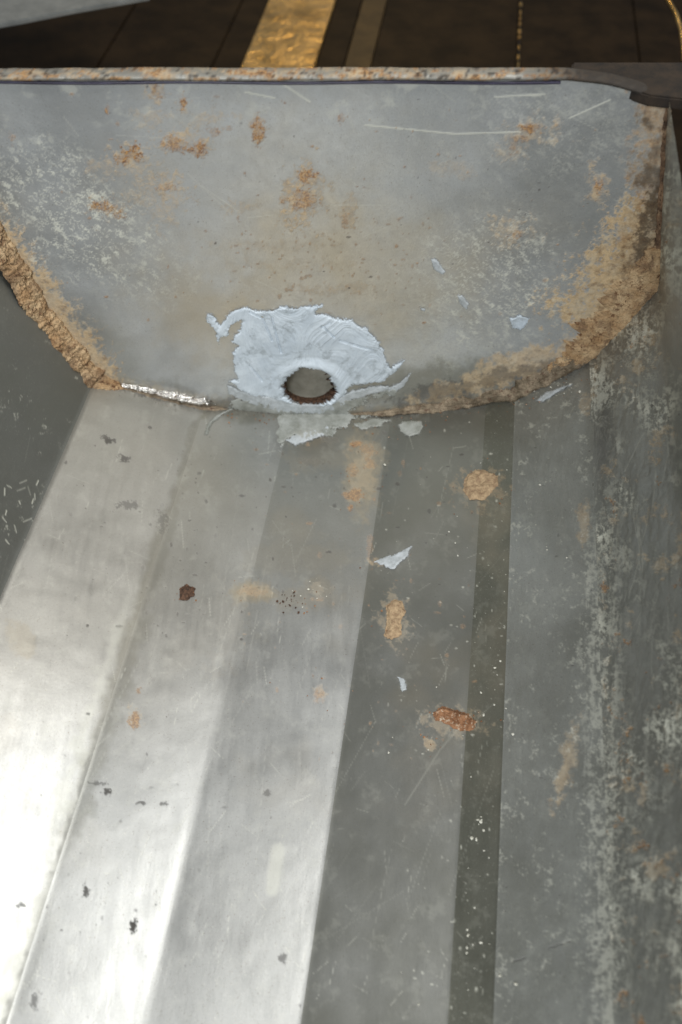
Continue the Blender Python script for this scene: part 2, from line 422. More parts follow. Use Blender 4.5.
# --- end plate
hole_c = on_plate(np.array(309.0), np.array(387.0)); HR = 0.0142
zt = PP['p9'][2]
ztop = on_plate(np.array(341.), np.array(75.))[2]
xs = np.concatenate([np.linspace(-0.34, -0.19, 14)[:-1], np.arange(-0.19, 0.172, STEP)])
ts = np.linspace(0, 1, 400)
X, T_ = np.meshgrid(xs, ts, indexing='ij')
# rounded drop of the top edge at the right
pxr = 341 + X / 0.00033
xe = on_plate(np.array([560., 662.]), np.array([80., 97.]))
drop = np.clip((X - xe[0][0]) / (xe[1][0] - xe[0][0]), 0, 1.6) ** 2 * (ztop - xe[1][2])
zbot = -0.02
Z = zbot + (ztop - drop - zbot) * T_
Yp = D + plate_dent(X, Z)
V = np.stack([X, Yp, Z], -1)
px, py = project(V.reshape(-1, 3)); px = px.reshape(X.shape); py = py.reshape(X.shape)
hr = np.hypot(X - hole_c[0], Z - hole_c[2])
# snap the mesh to the round drain opening
ring = (hr < HR) & (hr > HR - STEP * 1.6)
sc_ = np.where(ring, HR / np.maximum(hr, 1e-6), 1.0)
V[..., 0] = hole_c[0] + (X - hole_c[0]) * sc_; V[..., 2] = hole_c[2] + (Z - hole_c[2]) * sc_
inside = hr < HR - STEP * 1.6
F = grid_faces(*X.shape).reshape(X.shape[0] - 1, X.shape[1] - 1, 4)
kf = ~(inside[:-1, :-1] | inside[1:, :-1] | inside[:-1, 1:] | inside[1:, 1:])
xl = np.interp(Z, [PP['p8'][2], PP['p9'][2]], [PP['p8'][0], PP['p9'][0]]) + 0.0012
ok = X < xl
kf &= ok[:-1, :-1] | (Z[:-1, :-1] < PP['p8'][2])
at = pack(*paint_plate(px, py))
Vc, Fc, at = compact(V.reshape(-1, 3), F[kf], at)
me = mesh_np(Vc, Fc, True, at)
plate = link('end_plate', me, M_plate, trough)
so = plate.modifiers.new('thickness', 'SOLIDIFY'); so.thickness = 0.0022; so.offset = -1.0
plate['label'] = 'grey end plate with rust stains and a round drain hole'

# --- folded panels
ORDER = ['l2', 'p1', 'p2', 'p3', 'p4', 'p5', 'p6', 'p7', 'p8', 'p9']
RADII = {'p1': .0026, 'p2': .0014, 'p3': .0018, 'p4': .0014, 'p5': .0012, 'p6': .0008, 'p7': .005, 'p8': .006}
def bent_profile(ka, kb):
    """panel profile between two folds, rounded into the neighbours halfway round each bend"""
    A, B = PP[ka], PP[kb]
    L = np.linalg.norm(B - A); d = (B - A) / L
    ra, rb = RADII.get(ka, 0), RADII.get(kb, 0)
    ia, ib = ORDER.index(ka), ORDER.index(kb)
    n = max(4, int(L / STEP) + 1)
    s_ = np.linspace(0, L, n)
    out = A + d * s_[:, None]
    if ra:
        dp = A - PP[ORDER[ia - 1]]; dp /= np.linalg.norm(dp)
        t = .5 + .5 * s_ / ra
        q = ((1 - t) ** 2)[:, None] * (A - dp * ra) + (2 * t * (1 - t))[:, None] * A + (t ** 2)[:, None] * (A + d * ra)
        out = np.where((s_ < ra)[:, None], q, out)
    if rb:
        dn = PP[ORDER[ib + 1]] - B; dn /= np.linalg.norm(dn)
        t = .5 - .5 * (L - s_) / rb
        q = ((1 - t) ** 2)[:, None] * (B - d * rb) + (2 * t * (1 - t))[:, None] * B + (t ** 2)[:, None] * (B + dn * rb)
        out = np.where((s_ > L - rb)[:, None], q, out)
    return out
def panel(name, A, B, mat, paint, disp=0.00015, label=None, tmax=0.36, seed=0, ext=0.7, hfun=None):
    prof = bent_profile(A, B); A, B = PP[A], PP[B]
    L = np.linalg.norm(B - A)
    nu = len(prof)
    us = np.linspace(0, 1, nu)
    tt = np.concatenate([[-0.0], np.arange(STEP, tmax, STEP), np.linspace(tmax, ext, 12)])
    U, T2 = np.meshgrid(us, tt, indexing='ij')
    P = prof[:, None, :] - AX * T2[..., None]
    nrm = np.cross(B - A, AX); nrm = nrm / np.linalg.norm(nrm)
    px, py = project(P.reshape(-1, 3)); px = px.reshape(U.shape); py = py.reshape(U.shape)
    beh = ((P - CAM) @ FWD) < 0.02
    px[beh] = -999; py[beh] = 3000
    # shallow dents fade out at the folds so that neighbours still meet
    w_ = np.clip(np.minimum(U, 1 - U) * L / 0.004, 0, 1)
    d_ = sheet_dent(P, seed, disp) * w_
    if hfun is not None: d_ = d_ + hfun(px, py, U, T2)
    P = P + nrm * d_[..., None]
    me = mesh_np(P.reshape(-1, 3), grid_faces(*U.shape), True, pack(*paint(px, py, U, T2)))
    o = link(name, me, mat, trough)
    if label: o['label'] = label
    return o

def common_floor(px, py, seed):
    z = np.zeros(px.shape)
    rust, tan, pale, dark, grime_shade, film, gloss = z.copy(), z.copy(), z.copy(), z.copy(), z.copy(), z.copy(), z.copy()
    n1 = fbm(px, py, 70, 5, seed)
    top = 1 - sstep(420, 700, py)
    grime_shade = .65 * top * (0.8 + .4 * n1) + .08
    film = .25 * sstep(.0, .9, fbm(px, py, 90, 4, 5)) * (1 - sstep(650, 950, py))
    film = np.maximum(film, .30 * (1 - sstep(120, 330, px)) * (1 - sstep(600, 820, py)))
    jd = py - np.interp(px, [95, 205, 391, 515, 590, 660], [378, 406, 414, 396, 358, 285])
    grime_shade = np.maximum(grime_shade, 1.1 * (px > 97) * (px < 600) * (1 - sstep(2, 26, jd + 12 * fbm(px, py, 26, 4, seed + 2))))
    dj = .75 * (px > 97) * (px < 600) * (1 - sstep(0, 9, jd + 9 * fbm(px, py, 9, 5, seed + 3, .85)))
    for c in [(255, 592, 22, 12, .8), (205, 620, 50, 60, .22), (360, 470, 18, 40, .7), (366, 450, 16, 12, .7), (318, 588, 14, 12, .4), (330, 455, 40, 16, .3), (150, 560, 45, 60, .25), (300, 600, 40, 12, .3), (20, 640, 20, 20, .5), (290, 560, 60, 20, .2)]:  # the spot at the far left paints a golden reflection as film
        film = np.maximum(film, c[4] * blob(px, py, c[0], c[1], c[2], c[3], 0, .6, 16, 7, .5))
    rust = spots(px, py, [(253, 592, 10, 5, .25), (355, 495, 9, 5, .6), (352, 470, 5, 6, .4), (367, 449, 12, 6, .4), (370, 462, 5, 5, .4), (134, 720, 5, 7, .6), (139, 690, 3, 3, .5), (320, 695, 5, 6, .35), (356, 444, 5, 3, .7), (350, 507, 3, 3, .7), (370, 548, 3, 12, .3), (318, 600, 6, 2, .3)], 200, 1.0, 5)
    tan = np.maximum(tan, spots(px, py, [(455, 722, 24, 11, .3), (481, 487, 20, 16, .3), (394, 620, 12, 20, .3), (360, 474, 10, 24, .2), (256, 592, 12, 6, .2), (430, 744, 4, 7, .5), (134, 716, 6, 9, .35), (376, 562, 8, 3, .5), (320, 692, 6, 6, .3), (316, 588, 5, 7, .15), (585, 404, 5, 9, .4)], 400, 1.2, 6))
    dark = rnd_spots(px, py, 150, 21, (60, 420, 480, 640), .5, 2.2, .3, .9) * .8
    dark = np.maximum(dark, rnd_spots(px, py, 90, 22, (20, 640, 420, 1024), .5, 2.0, .3, .8) * .6)
    dark = np.maximum(dark, spots(px, py, [(86, 891, 3, 6, .8), (107, 792, 4, 3, .8), (133, 926, 3, 6, .9), (98, 783, 6, 2, .5), (142, 803, 4, 1.5, .6), (163, 804, 4, 2, .5), (34, 1000, 3, 9, .5), (22, 905, 4, 2, .4), (283, 958, 4, 4, .5), (267, 793, 3, 3, .5),
                                        (110, 441, 4, 3, .8), (125, 458, 5, 3, .7), (105, 437, 3, 2, .7), (129, 505, 9, 4, .5), (162, 520, 5, 9, .4), (330, 440, 8, 3, .3), (310, 462, 14, 3, .3)], 300, 1.0, 3))
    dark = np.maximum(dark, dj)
    rust = np.maximum(rust, rnd_spots(px, py, 90, 23, (240, 420, 480, 760), .7, 2.6, .3, .8) * .55)
    pale = lines_scratch(px, py, 70, 24, (0, 450, 480, 1000), (0.55, .5), (4, 24), .05) * .2
    pale = np.maximum(pale, lines_scratch(px, py, 60, 25, (0, 450, 480, 1000), (-1.25, .25), (20, 140), .0) * .14)
    pale = np.maximum(pale, rnd_spots(px, py, 130, 26, (380, 420, 520, 1020), .4, 1.3, .3, .9) * .7)
    pale = np.maximum(pale, .08 * sstep(.2, .9, fbm(px, py, 14, 4, 29, .8)))
    pale = np.maximum(pale, lines_scratch(px, py, 160, 30, (0, 430, 490, 1020), (-1.3, .5), (3, 30), .0) * .3)
    gloss = .12 * sstep(0, .6, fbm(px, py, 38, 5, 32, .6))
    for a in [(405, 805, 440, 750), (440, 750, 470, 715)]:
        pale = np.maximum(pale, .15 * (1 - sstep(.2, 1.2, seg_dist(px, py, *a))))
    pale = np.maximum(pale, .3 * (1 - sstep(3, 9, seg_dist(px, py, 278, 850, 272, 890) + 2 * n1)))
    return rust, tan, pale, dark, grime_shade, film, gloss

def paint_left_wall(px, py, U, T):
    r = list(common_floor(px, py, 8))
    r[4] = .75 + .25 * fbm(px, py, 50, 4, 10)
    r[5] *= 0; r[0] *= .2
    sc = fbm(px, py, 6, 4, 15, .8)
    r[2] = np.maximum(r[2] * .3, .5 * sstep(.5, .9, sc) * sstep(0, .6, fbm(px, py, 40, 3, 16)))
    r[2] = np.maximum(r[2], lines_scratch(px, py, 22, 27, (-5, 480, 50, 540), (1.1, .8), (3, 9), .5) * .9)
    return r
def paint_a(px, py, U, T):
    r = list(common_floor(px, py, 31))
    top = 1 - sstep(380, 520, py)
    r[4] = .30 * top + .06
    # dark line on the fold, pale streak just left of it
    d = (1 - U) * 55
    r[2] = np.maximum(r[2], .22 * (1 - sstep(0, 4, abs(d - 6) + 2.5 * fbm(px, py, 14, 4, 33))) * sstep(560, 640, py))
    r[3] = np.maximum(r[3], .22 * (1 - sstep(.2, 2.0, d + 1.0 * fbm(px, py, 18, 5, 34, .7))) * (.45 + .55 * sstep(-.3, .3, fbm(px, py, 25, 3, 35))))
    r[4] = np.maximum(r[4], .7 * (1 - sstep(1, 6, d + 2 * fbm(px, py, 16, 4, 37))))
    return r
def paint_b(px, py, U, T):
    r = list(common_floor(px, py, 41))
    d = U * 34
    r[4] = np.maximum(r[4], .6 * (1 - sstep(1, 7, d + 3 * fbm(px, py, 16, 4, 36))) * (1 - .6 * sstep(800, 900, py)))
    r[3] = np.maximum(r[3], .55 * rnd_spots(px, py, 60, 28, (120, 420, 200, 640), .6, 2.2))
    return r
def paint_c(px, py, U, T):
    r = list(common_floor(px, py, 51)); r[4] = np.maximum(r[4], .75 * (1 - sstep(420, 700, py)) + .12)  # band shading of this strip put into the colour, strongest near the plate
    return r
def paint_d(px, py, U, T):
    r = list(common_floor(px, py, 61))
    r[4] = np.maximum(r[4], .80 + .2 * fbm(px, py, 60, 4, 62) + .25 * (1 - sstep(430, 700, py)))  # darker band tone painted in, to set this strip off from its neighbours
    return r
def paint_e(px, py, U, T):
    r = list(common_floor(px, py, 71))
    r[4] = .25 + .15 * fbm(px, py, 30, 4, 72)
    r[2] = np.maximum(r[2], .6 * rnd_spots(px, py, 80, 73, (450, 430, 520, 1024), .5, 1.7))
    return r
def paint_f(px, py, U, T):
    r = list(common_floor(px, py, 81))
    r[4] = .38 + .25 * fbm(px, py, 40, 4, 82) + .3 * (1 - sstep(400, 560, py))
    r[5] *= 0
    nf = fbm(px, py, 6, 5, 83, .8); nb = fbm(px, py, 30, 4, 84)
    e = (1 - U) * 60
    fg = fbm(px, py * .8, 3.2, 4, 183, .8)
    L1 = fbm(px * 3.0, py * .22, 16, 5, 187, .75)
    r[2] = np.maximum(r[2], .6 * sstep(.1, .75, L1 * .6 + .75 * nf + .15) * np.exp(-(e / 14) ** 2) * sstep(480, 560, py))
    r[2] = np.maximum(r[2], .55 * sstep(-.1, .7, .25 - e / 18 + .8 * nf + .5 * nb + .9 * fg) * sstep(470, 600, py))
    r[2] = np.maximum(r[2], .4 * sstep(.45, .9, nf + .4 * nb))
    r[1] = np.maximum(r[1], .6 * blob(px, py, 566, 765, 8, 40, .25, .9, 12, 85)); r[1] = np.maximum(r[1], .5 * blob(px, py, 584, 525, 6, 25, 0, .9, 12, 86))
    r[3] = np.maximum(r[3], .6 * (1 - sstep(.3, 1.4, seg_dist(px, py, 512, 962, 525, 958)))); r[3] = np.maximum(r[3], .5 * (1 - sstep(.3, 1.4, seg_dist(px, py, 548, 948, 570, 941))))
    r[3] = np.maximum(r[3], rnd_spots(px, py, 70, 87, (500, 400, 620, 1020), .5, 1.6) * .6)
    return r
def paint_right(px, py, U, T):
    r = list(common_floor(px, py, 91))
    nf = fbm(px, py, 5, 5, 93, .85); nb = fbm(px, py, 45, 4, 94); st = fbm(px * 3.2 + py * .3, py * .55, 14, 5, 95, .8)
    r[4] = .6 + .3 * nb; r[5] *= 0
    a = np.clip(.45 + .8 * nb, 0, 1)
    q1 = fbm(px * .8 - py * .35, (py * .8 + px * .35) * .8, 16, 4, 101, .7); q2 = fbm(px, py * .7, 9, 4, 102, .7)
    fil = np.maximum(sstep(.86, .99, 1 - abs(q1)), .8 * sstep(.88, .99, 1 - abs(q2))) * sstep(-.35, .3, fbm(px, py, 7, 3, 103))
    r[2] = 1.0 * np.maximum(sstep(-.05, .45, .6 * nf + .5 * st + .25 * nb + .3 * fbm(px, py, 3, 3, 185)), fil) * a
    e = U * 60
    r[2] = np.maximum(r[2], .6 * sstep(-.1, .7, .15 - e / 18 + .8 * nf + .5 * nb + .9 * fbm(px, py * .8, 3.2, 4, 184, .8)) * sstep(500, 620, py))
    r[1] = .55 * sstep(.45, .8, .5 * nf + .9 * fbm(px, py, 22, 4, 96)); 
    r[1] = np.maximum(r[1], .6 * (1 - sstep(4, 9, seg_dist(px, py, 590, 960, 601, 1030) + 4 * nf)))
    r[0] = .8 * sstep(.6, .9, .5 * nf + .8 * fbm(px, py, 18, 4, 97))
    r[3] = .6 * sstep(.55, .9, fbm(px, py, 7, 5, 98, .8) * .8 + .3 * nb)
    L1 = fbm((px - 600 - (py - 520) * .0) * 3.0, py * .22, 16, 5, 186, .75)
    r[2] = np.maximum(r[2], .65 * sstep(.15, .75, L1 * .6 + .75 * nf + .2) * np.exp(-((px - 607 - (py - 600) * .02) / 16) ** 2) * sstep(480, 560, py))
    r[2] = np.maximum(r[2], .25 * sstep(.3, .7, L1 + .3 * nb))
    r[3] = np.maximum(r[3], .45 * sstep(-.2, .6, .8 - np.hypot((px - 602) / 18, (py - 440) / 75) + .3 * nb))  # shadow beside the fold, painted as a dark patch
    r[2] = np.maximum(r[2], lines_scratch(px, py, 60, 99, (590, 330, 682, 1024), (1.75, .12), (10, 60), .2) * .3)
    return r
def rough_h(px, py, U, T):
    w_ = np.clip(np.minimum(U, 1 - U) / .08, 0, 1)
    return 0.00035 * fbm(U * 60, T * 700, 9, 4, 55, .7) * w_

P = PP
M_left = metal_mat('left_side_metal', (0.24, 0.245, 0.235), 0.5, 0.5, 0.4)  # darker copy of the wall metal; the shade of this side is in its base
panel('side_panel', 'l2', 'p1', M_left, paint_left_wall, label='dark grey left side of the trough', seed=1)
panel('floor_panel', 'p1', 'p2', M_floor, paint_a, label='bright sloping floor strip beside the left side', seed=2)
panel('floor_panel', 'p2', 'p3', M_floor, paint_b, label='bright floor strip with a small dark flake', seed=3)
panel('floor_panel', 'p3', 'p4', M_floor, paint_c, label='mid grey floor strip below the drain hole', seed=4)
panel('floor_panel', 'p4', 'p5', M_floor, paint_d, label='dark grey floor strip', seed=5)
panel('gutter_strip', 'p5', 'p6', metal_mat('olive_strip_metal', (0.15, 0.152, 0.122), 0.6, 0.38, 0.3), paint_e, label='narrow olive dark strip speckled with white grit', seed=6)  # base darker and more olive than the neighbouring strips
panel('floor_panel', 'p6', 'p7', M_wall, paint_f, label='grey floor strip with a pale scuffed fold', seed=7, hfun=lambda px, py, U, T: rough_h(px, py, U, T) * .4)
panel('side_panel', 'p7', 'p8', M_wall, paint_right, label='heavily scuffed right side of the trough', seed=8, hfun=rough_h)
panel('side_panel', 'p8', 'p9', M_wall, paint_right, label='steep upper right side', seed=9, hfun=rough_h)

# --- top lip folded over the end plate
def lip():
    n = 520
    x0 = -0.34; x1 = on_plate(np.array(652.), np.array(78.))[0]
    xs = np.linspace(x0, x1, n)
    prof = [(-0.0018, -0.0010), (-0.0020, -0.0002), (-0.0014, 0.0005), (0.0, 0.0007), (0.001, 0.0008), (0.0034, 0.0008), (0.0040, 0.0002), (0.0040, -0.003), (0.0036, -0.004), (0.0024, -0.001)]
    k = len(prof)
    V = np.zeros((n, k, 3))
    for j, (dy, dz) in enumerate(prof):
        V[:, j, 0] = xs
        V[:, j, 1] = D + dy + 0.0003 * fbm(xs * 1000, xs * 0 + j, 12, 3, 3)
        V[:, j, 2] = ztop + dz + 0.0003 * fbm(xs * 1000, xs * 0 + 3.3 * j, 20, 4, 4) - np.clip((xs - xe[0][0]) / (xe[1][0] - xe[0][0]), 0, 1.6) ** 2 * (ztop - xe[1][2])
    F = []
    for i in range(n - 1):
        for j in range(k):
            F.append((i * k + j, (i + 1) * k + j, (i + 1) * k + (j + 1) % k, i * k + (j + 1) % k))
    Vf = V.reshape(-1, 3)
    px, py = project(Vf)
    z = np.zeros(len(Vf))
    nx = fbm(px, py * 4, 26, 5, 6, .8)
    rust = .9 * sstep(.05, .6, fbm(px, py * 2, 9, 5, 8, .8) + .6 * nx)
    tan = .75 * sstep(-.1, .5, nx)
    dark = .8 * sstep(.15, .7, fbm(px, py * 2, 6, 4, 11, .8)) + .12 + .85 * sstep(500, 590, px)  # right end blackened as well, its shade painted on
    at = pack(rust, tan, z, dark, z + .7, z + .2, z)
    return link('top_lip', mesh_np(Vf, F, True, at), M_plate, trough)
o = lip(); o['label'] = 'rust-freckled folded top lip'
# dark slab standing in for the shadowed, rusted right end of the lip
q = on_plane(np.array([652., 760., 740., 574., 572., 600.]), np.array([100., 112., 66., 66., 77., 83.]), np.array([0, 0, zt + 0.001]), NZ)
slab('shadowed_lip_end', M_blackish, q + np.array([0, 0.003, 0.0]), 0.004, trough)
def tube(name, mat, pts, rad, parent=None, n=8):
    V = []; F = []
    pts = [np.array(p, float) for p in pts]
    for i, p in enumerate(pts):
        t = pts[min(i + 1, len(pts) - 1)] - pts[max(i - 1, 0)]; t /= np.linalg.norm(t)
        a = np.cross(t, [0, 0, 1.0]); a /= np.linalg.norm(a); b = np.cross(t, a)
        for k in range(n):
            c = 2 * math.pi * k / n
            V.append(p + (a * math.cos(c) + b * math.sin(c)) * rad)
    for i in range(len(pts) - 1):
        for k in range(n):
            F.append((i * n + k, i * n + (k + 1) % n, (i + 1) * n + (k + 1) % n, (i + 1) * n + k))
    return link(name, mesh_np(V, F), mat, parent)
M_lip_shadow = plain_mat('violet_lip_shadow', (0.018, 0.014, 0.03), (0.05, 0.045, 0.085), 120, 0.4)  # colour of the shadow line under the lip, drawn as a thin dark tube
xx = np.linspace(-0.33, xe[0][0], 80)
tube('lip_shadow', M_lip_shadow, [(x, D - 0.0011, ztop - 0.0020 + 0.0002 * math.sin(x * 90)) for x in xx], 0.00055, trough)
# golden things beyond the lip
g0, g1_ = bgp(518, ZB + 0.002)
gd = thing('gold_trim', 'thin dotted golden line running across the dark boards', 'trim', (0, 0, 0))
rr_ = np.random.default_rng(3)
tube('wire', M_blackish, [g0, g1_], 0.0009, gd)
for i in range(46):
    t = .02 + .5 * i / 46 + rr_.uniform(-.004, .004)
    p = g0 + (g1_ - g0) * t
    tube('bead', M_gold, [p - AX * .003 * rr_.uniform(.5, 1.4), p + AX * .003 + np.array([0, 0, .0004])], 0.0012 * rr_.uniform(.7, 1.2), gd, 6).location = (0, 0, .0006)
cv = on_plane(np.array([655., 668., 676., 681., 683., 684.]), np.array([-25., 0., 14., 30., 46., 62.]), np.array([0, 0, 0.05]), NZ)
tag(tube('gold_glint', M_gold, cv, 0.0016), 'curved golden hoop at the top right corner beside the dark boards', 'glint')  # golden highlight beyond the lip, modelled as a bent rod


# ------------------------------------------------------------------ raised patches laid on a surface
def patch(name, mat, sdf, box, P0, Nn, thick, parent, step=0.45, edge=3.0, relief=0.25, rsc=6, seed=1, label=None, sink=0.0003, aniso=None, back=True):
    """raised irregular patch; box and sdf are in picture pixels of the surface it sits on"""
    us = np.arange(box[0], box[2], step); vs = np.arange(box[1], box[3], step)
    Xp, Yq = np.meshgrid(us, vs, indexing='ij')
    sd = sdf(Xp, Yq)
    base_ = on_plane(Xp, Yq, P0, Nn)
    nv = Nn / np.linalg.norm(Nn)
    if (CAM - P0) @ nv < 0: nv = -nv
    hgt = thick * (sstep(0, edge, -sd)) * (1 + relief * fbm(Xp, Yq, rsc, 5, seed, .65)) - sink * sstep(-.2, 1.0, sd)
    if aniso is not None: hgt = hgt + aniso(Xp, Yq) * thick * sstep(0, edge, -sd)
    if abs(nv[1]) > .9: base_ = base_ + np.array([0, 1.0, 0]) * plate_dent(base_[..., 0], base_[..., 2])[..., None]
    else: base_ = base_ + nv * (0.00026 + 0 * hgt)[..., None]
    Vv = base_ + nv * hgt[..., None]
    keep = sd < 0.4
    F = grid_faces(*Xp.shape, keep=keep)
    cov = sstep(-.3, min(edge, 3.0), -sd).ravel()
    Vv, F, at_ = compact(Vv.reshape(-1, 3), F, {'cover': np.stack([cov, cov, cov, cov * 0 + 1], -1)})
    o = link(name, mesh_np(Vv, F, True, at_), mat, parent)
    if label: o['label'] = label
    return o
feather(M_seal)
PL0 = np.array([0, D - 0.0003, 0]); PLN = np.array([0, -1.0, 0])
def planeof(a, b):
    n = np.cross(PP[b] - PP[a], AX); n /= np.linalg.norm(n)
    if n[2] < 0: n = -n
    return PP[a] + n * 0.0001, n
# ---- sealant round the drain
S_out = [(203, 317), (208, 311), (215, 314), (220, 323), (229, 311), (241, 306), (256, 309), (272, 309), (287, 305), (297, 307), (323, 302), (327, 306), (318, 312), (336, 316), (352, 319), (368, 328), (380, 341), (387, 356), (391, 366), (399, 362), (408, 356), (405, 363), (396, 372), (390, 376), (387, 383),
         (368, 385), (350, 388), (346, 396), (332, 406), (312, 408), (290, 405), (270, 399), (252, 398), (240, 391), (231, 384), (224, 380), (236, 379), (232, 366), (231, 352), (238, 346), (230, 343), (236, 334), (241, 322), (232, 327), (228, 336), (220, 340), (219, 352), (217, 342), (215, 334), (209, 326)]
hx, hy = 309.0, 387.0
def sd_seal(x, y):
    d = poly_sd(x, y, S_out) + 2.2 * fbm(x, y, 9, 5, 21, .8) + .9
    # jagged opening
    an = np.arctan2((y - hy) / .68, x - hx)
    rr = np.hypot(x - hx, (y - hy) / .72)
    rh = 25.5 + 3.6 * fbm(np.cos(an) * 20, np.sin(an) * 20, 6, 4, 22, .8)
    return np.maximum(d, (rh - rr) * .8)
def an_seal(x, y):
    rr = np.hypot(x - hx, (y - hy) / .70)
    an = np.arctan2((y - hy), x - hx)
    rim = 1.2 * np.exp(-((rr - 32) / 4.5) ** 2) - .4 * np.exp(-((rr - 42) / 3.0) ** 2)
    sweep = .5 * np.sin((x * .45 + y * .9) * .16 + 2 * fbm(x, y, 50, 3, 23)) * fbm(x, y, 30, 3, 24)
    ang = .9 * fbm(x, y, 60, 2, 97); strokes = .38 * fbm((x * np.cos(ang) + y * np.sin(ang)) * .45, (y * np.cos(ang) - x * np.sin(ang)) * .9, 17, 4, 25, .6)
    gro = 0
    for a in [(262, 317, 272, 340), (272, 318, 281, 352), (322, 325, 334, 336), (250, 312, 263, 318), (340, 340, 372, 349), (250, 365, 262, 380), (330, 322, 322, 327)]:
        gro = gro - 1.0 * (1 - sstep(.3, 1.6, seg_dist(x, y, *a)))
    return rim + sweep + strokes + gro
patch('sealant', M_seal, sd_seal, (198, 296, 414, 414), PL0, PLN, 0.00065, trough, 0.4, 3.0, .25, 16, 26, 'pale blue-grey sealant smeared around the drain hole', aniso=an_seal)
# thin dirty skin of sealant under and in front of the hole
M_skin = feather(plain_mat('dirty_sealant', (0.26, 0.27, 0.24), (0.42, 0.435, 0.41), 160, 0.45, 0, .3), .85)
K = [(236, 398), (260, 400), (300, 410), (340, 400), (372, 391), (392, 385), (404, 386), (396, 396), (378, 400), (366, 404), (352, 412), (338, 424), (318, 432), (296, 430), (272, 434), (282, 424), (262, 424), (244, 414), (228, 408)]
fp0, fpn = planeof('p3', 'p4')
patch('sealant_skin', M_skin, lambda x, y: poly_sd(x, y, [(a, b + 0) for a, b in K]) + 6 * fbm(x, y, 14, 5, 27, .85) + 1.0, (216, 380, 414, 416), PL0, PLN, 0.0005, trough, .45, 2, .5, 6, 28, 'thin dirty sealant below the drain hole')
patch('sealant_skin', M_skin, lambda x, y: poly_sd(x, y, [(232, 414), (262, 410), (380, 410), (384, 416), (352, 424), (318, 438), (296, 436), (280, 452), (276, 440), (262, 432), (244, 422)]) + 7 * fbm(x, y, 14, 5, 29, .85) + 1.5, (216, 408, 414, 460), fp0, fpn, 0.0004, trough, .45, 2, .5, 6, 30, 'smeared dirty sealant on the floor below the drain hole')

def smear(pl, poly, mat=M_seal, thick=0.0004, seed=1, label=None, rag=1.2, name='sealant_smear', edge=2.0):
    b = np.array(poly)
    box = (b[:, 0].min() - 5, b[:, 1].min() - 5, b[:, 0].max() + 5, b[:, 1].max() + 5)
    return patch(name, mat, lambda x, y: poly_sd(x, y, poly) + rag * fbm(x, y, 6, 4, seed, .8), box, pl[0], pl[1], thick, trough, .4, edge, .35, 5, seed + 3, label)
PLT = (PL0, PLN)
M_smear = feather(plain_mat('thin_sealant', (0.40, 0.43, 0.44), (0.56, 0.60, 0.63), 300, 0.5), .9)
smear(PLT, [(509, 318), (520, 315), (531, 317), (529, 323), (521, 330), (512, 328)], seed=41, label='pale sealant dab on the right of the end plate')
smear(PLT, [(430, 258), (437, 260), (446, 272), (443, 276), (434, 270)], M_smear, seed=42, rag=.7)
smear(PLT, [(457, 296), (462, 294), (469, 304), (467, 311), (461, 306)], M_smear, seed=43, rag=.7)
smear(PLT, [(420, 307), (426, 308), (425, 312), (421, 311)], M_smear, seed=44, rag=.4)
smear(planeof('p4', 'p5'), [(372, 562), (390, 556), (412, 546), (408, 557), (398, 566), (392, 571), (384, 566)], M_smear, seed=45, label='feather of pale sealant on the dark floor strip')
smear(planeof('p4', 'p5'), [(398, 425), (404, 421), (422, 421), (424, 428), (418, 435), (409, 437), (400, 432)], M_skin, seed=46, rag=.6)
smear(planeof('p6', 'p7'), [(534, 402), (546, 392), (562, 387), (572, 384), (560, 392), (544, 402)], M_smear, seed=47, rag=.7)
smear(planeof('p3', 'p4'), [(339, 858), (346, 853), (353, 856), (352, 866), (344, 866)], M_smear, seed=48, rag=1.6)
smear(planeof('p2', 'p3'), [(204, 436), (207, 424), (216, 415), (232, 408), (240, 406), (222, 416), (212, 424), (208, 434)], M_skin, seed=50, rag=.5, thick=.0006, label='curled grey strand of sealant left of the drain')
smear(planeof('p3', 'p4'), [(286, 440), (300, 432), (322, 428), (336, 420), (330, 432), (312, 440), (296, 446)], M_smear, seed=51, rag=1.6, thick=.0003)
smear(planeof('p3', 'p4'), [(352, 424), (376, 418), (392, 420), (380, 427), (362, 430)], M_skin, seed=52, rag=1.6, thick=.0003)
smear(PLT, [(226, 384), (248, 392), (270, 396), (300, 404), (330, 403), (352, 390), (388, 384), (392, 390), (352, 400), (340, 409), (318, 414), (280, 413), (248, 404), (228, 394)], M_smear, seed=53, rag=1.4, thick=.0005)
smear(PLT, [(378, 390), (398, 384), (412, 372), (404, 388), (390, 396)], M_smear, seed=54, rag=1.2, thick=.0003)
smear(planeof('p4', 'p5'), [(397, 676), (404, 679), (407, 690), (402, 691)], M_smear, seed=49, rag=1.6, thick=.0002)

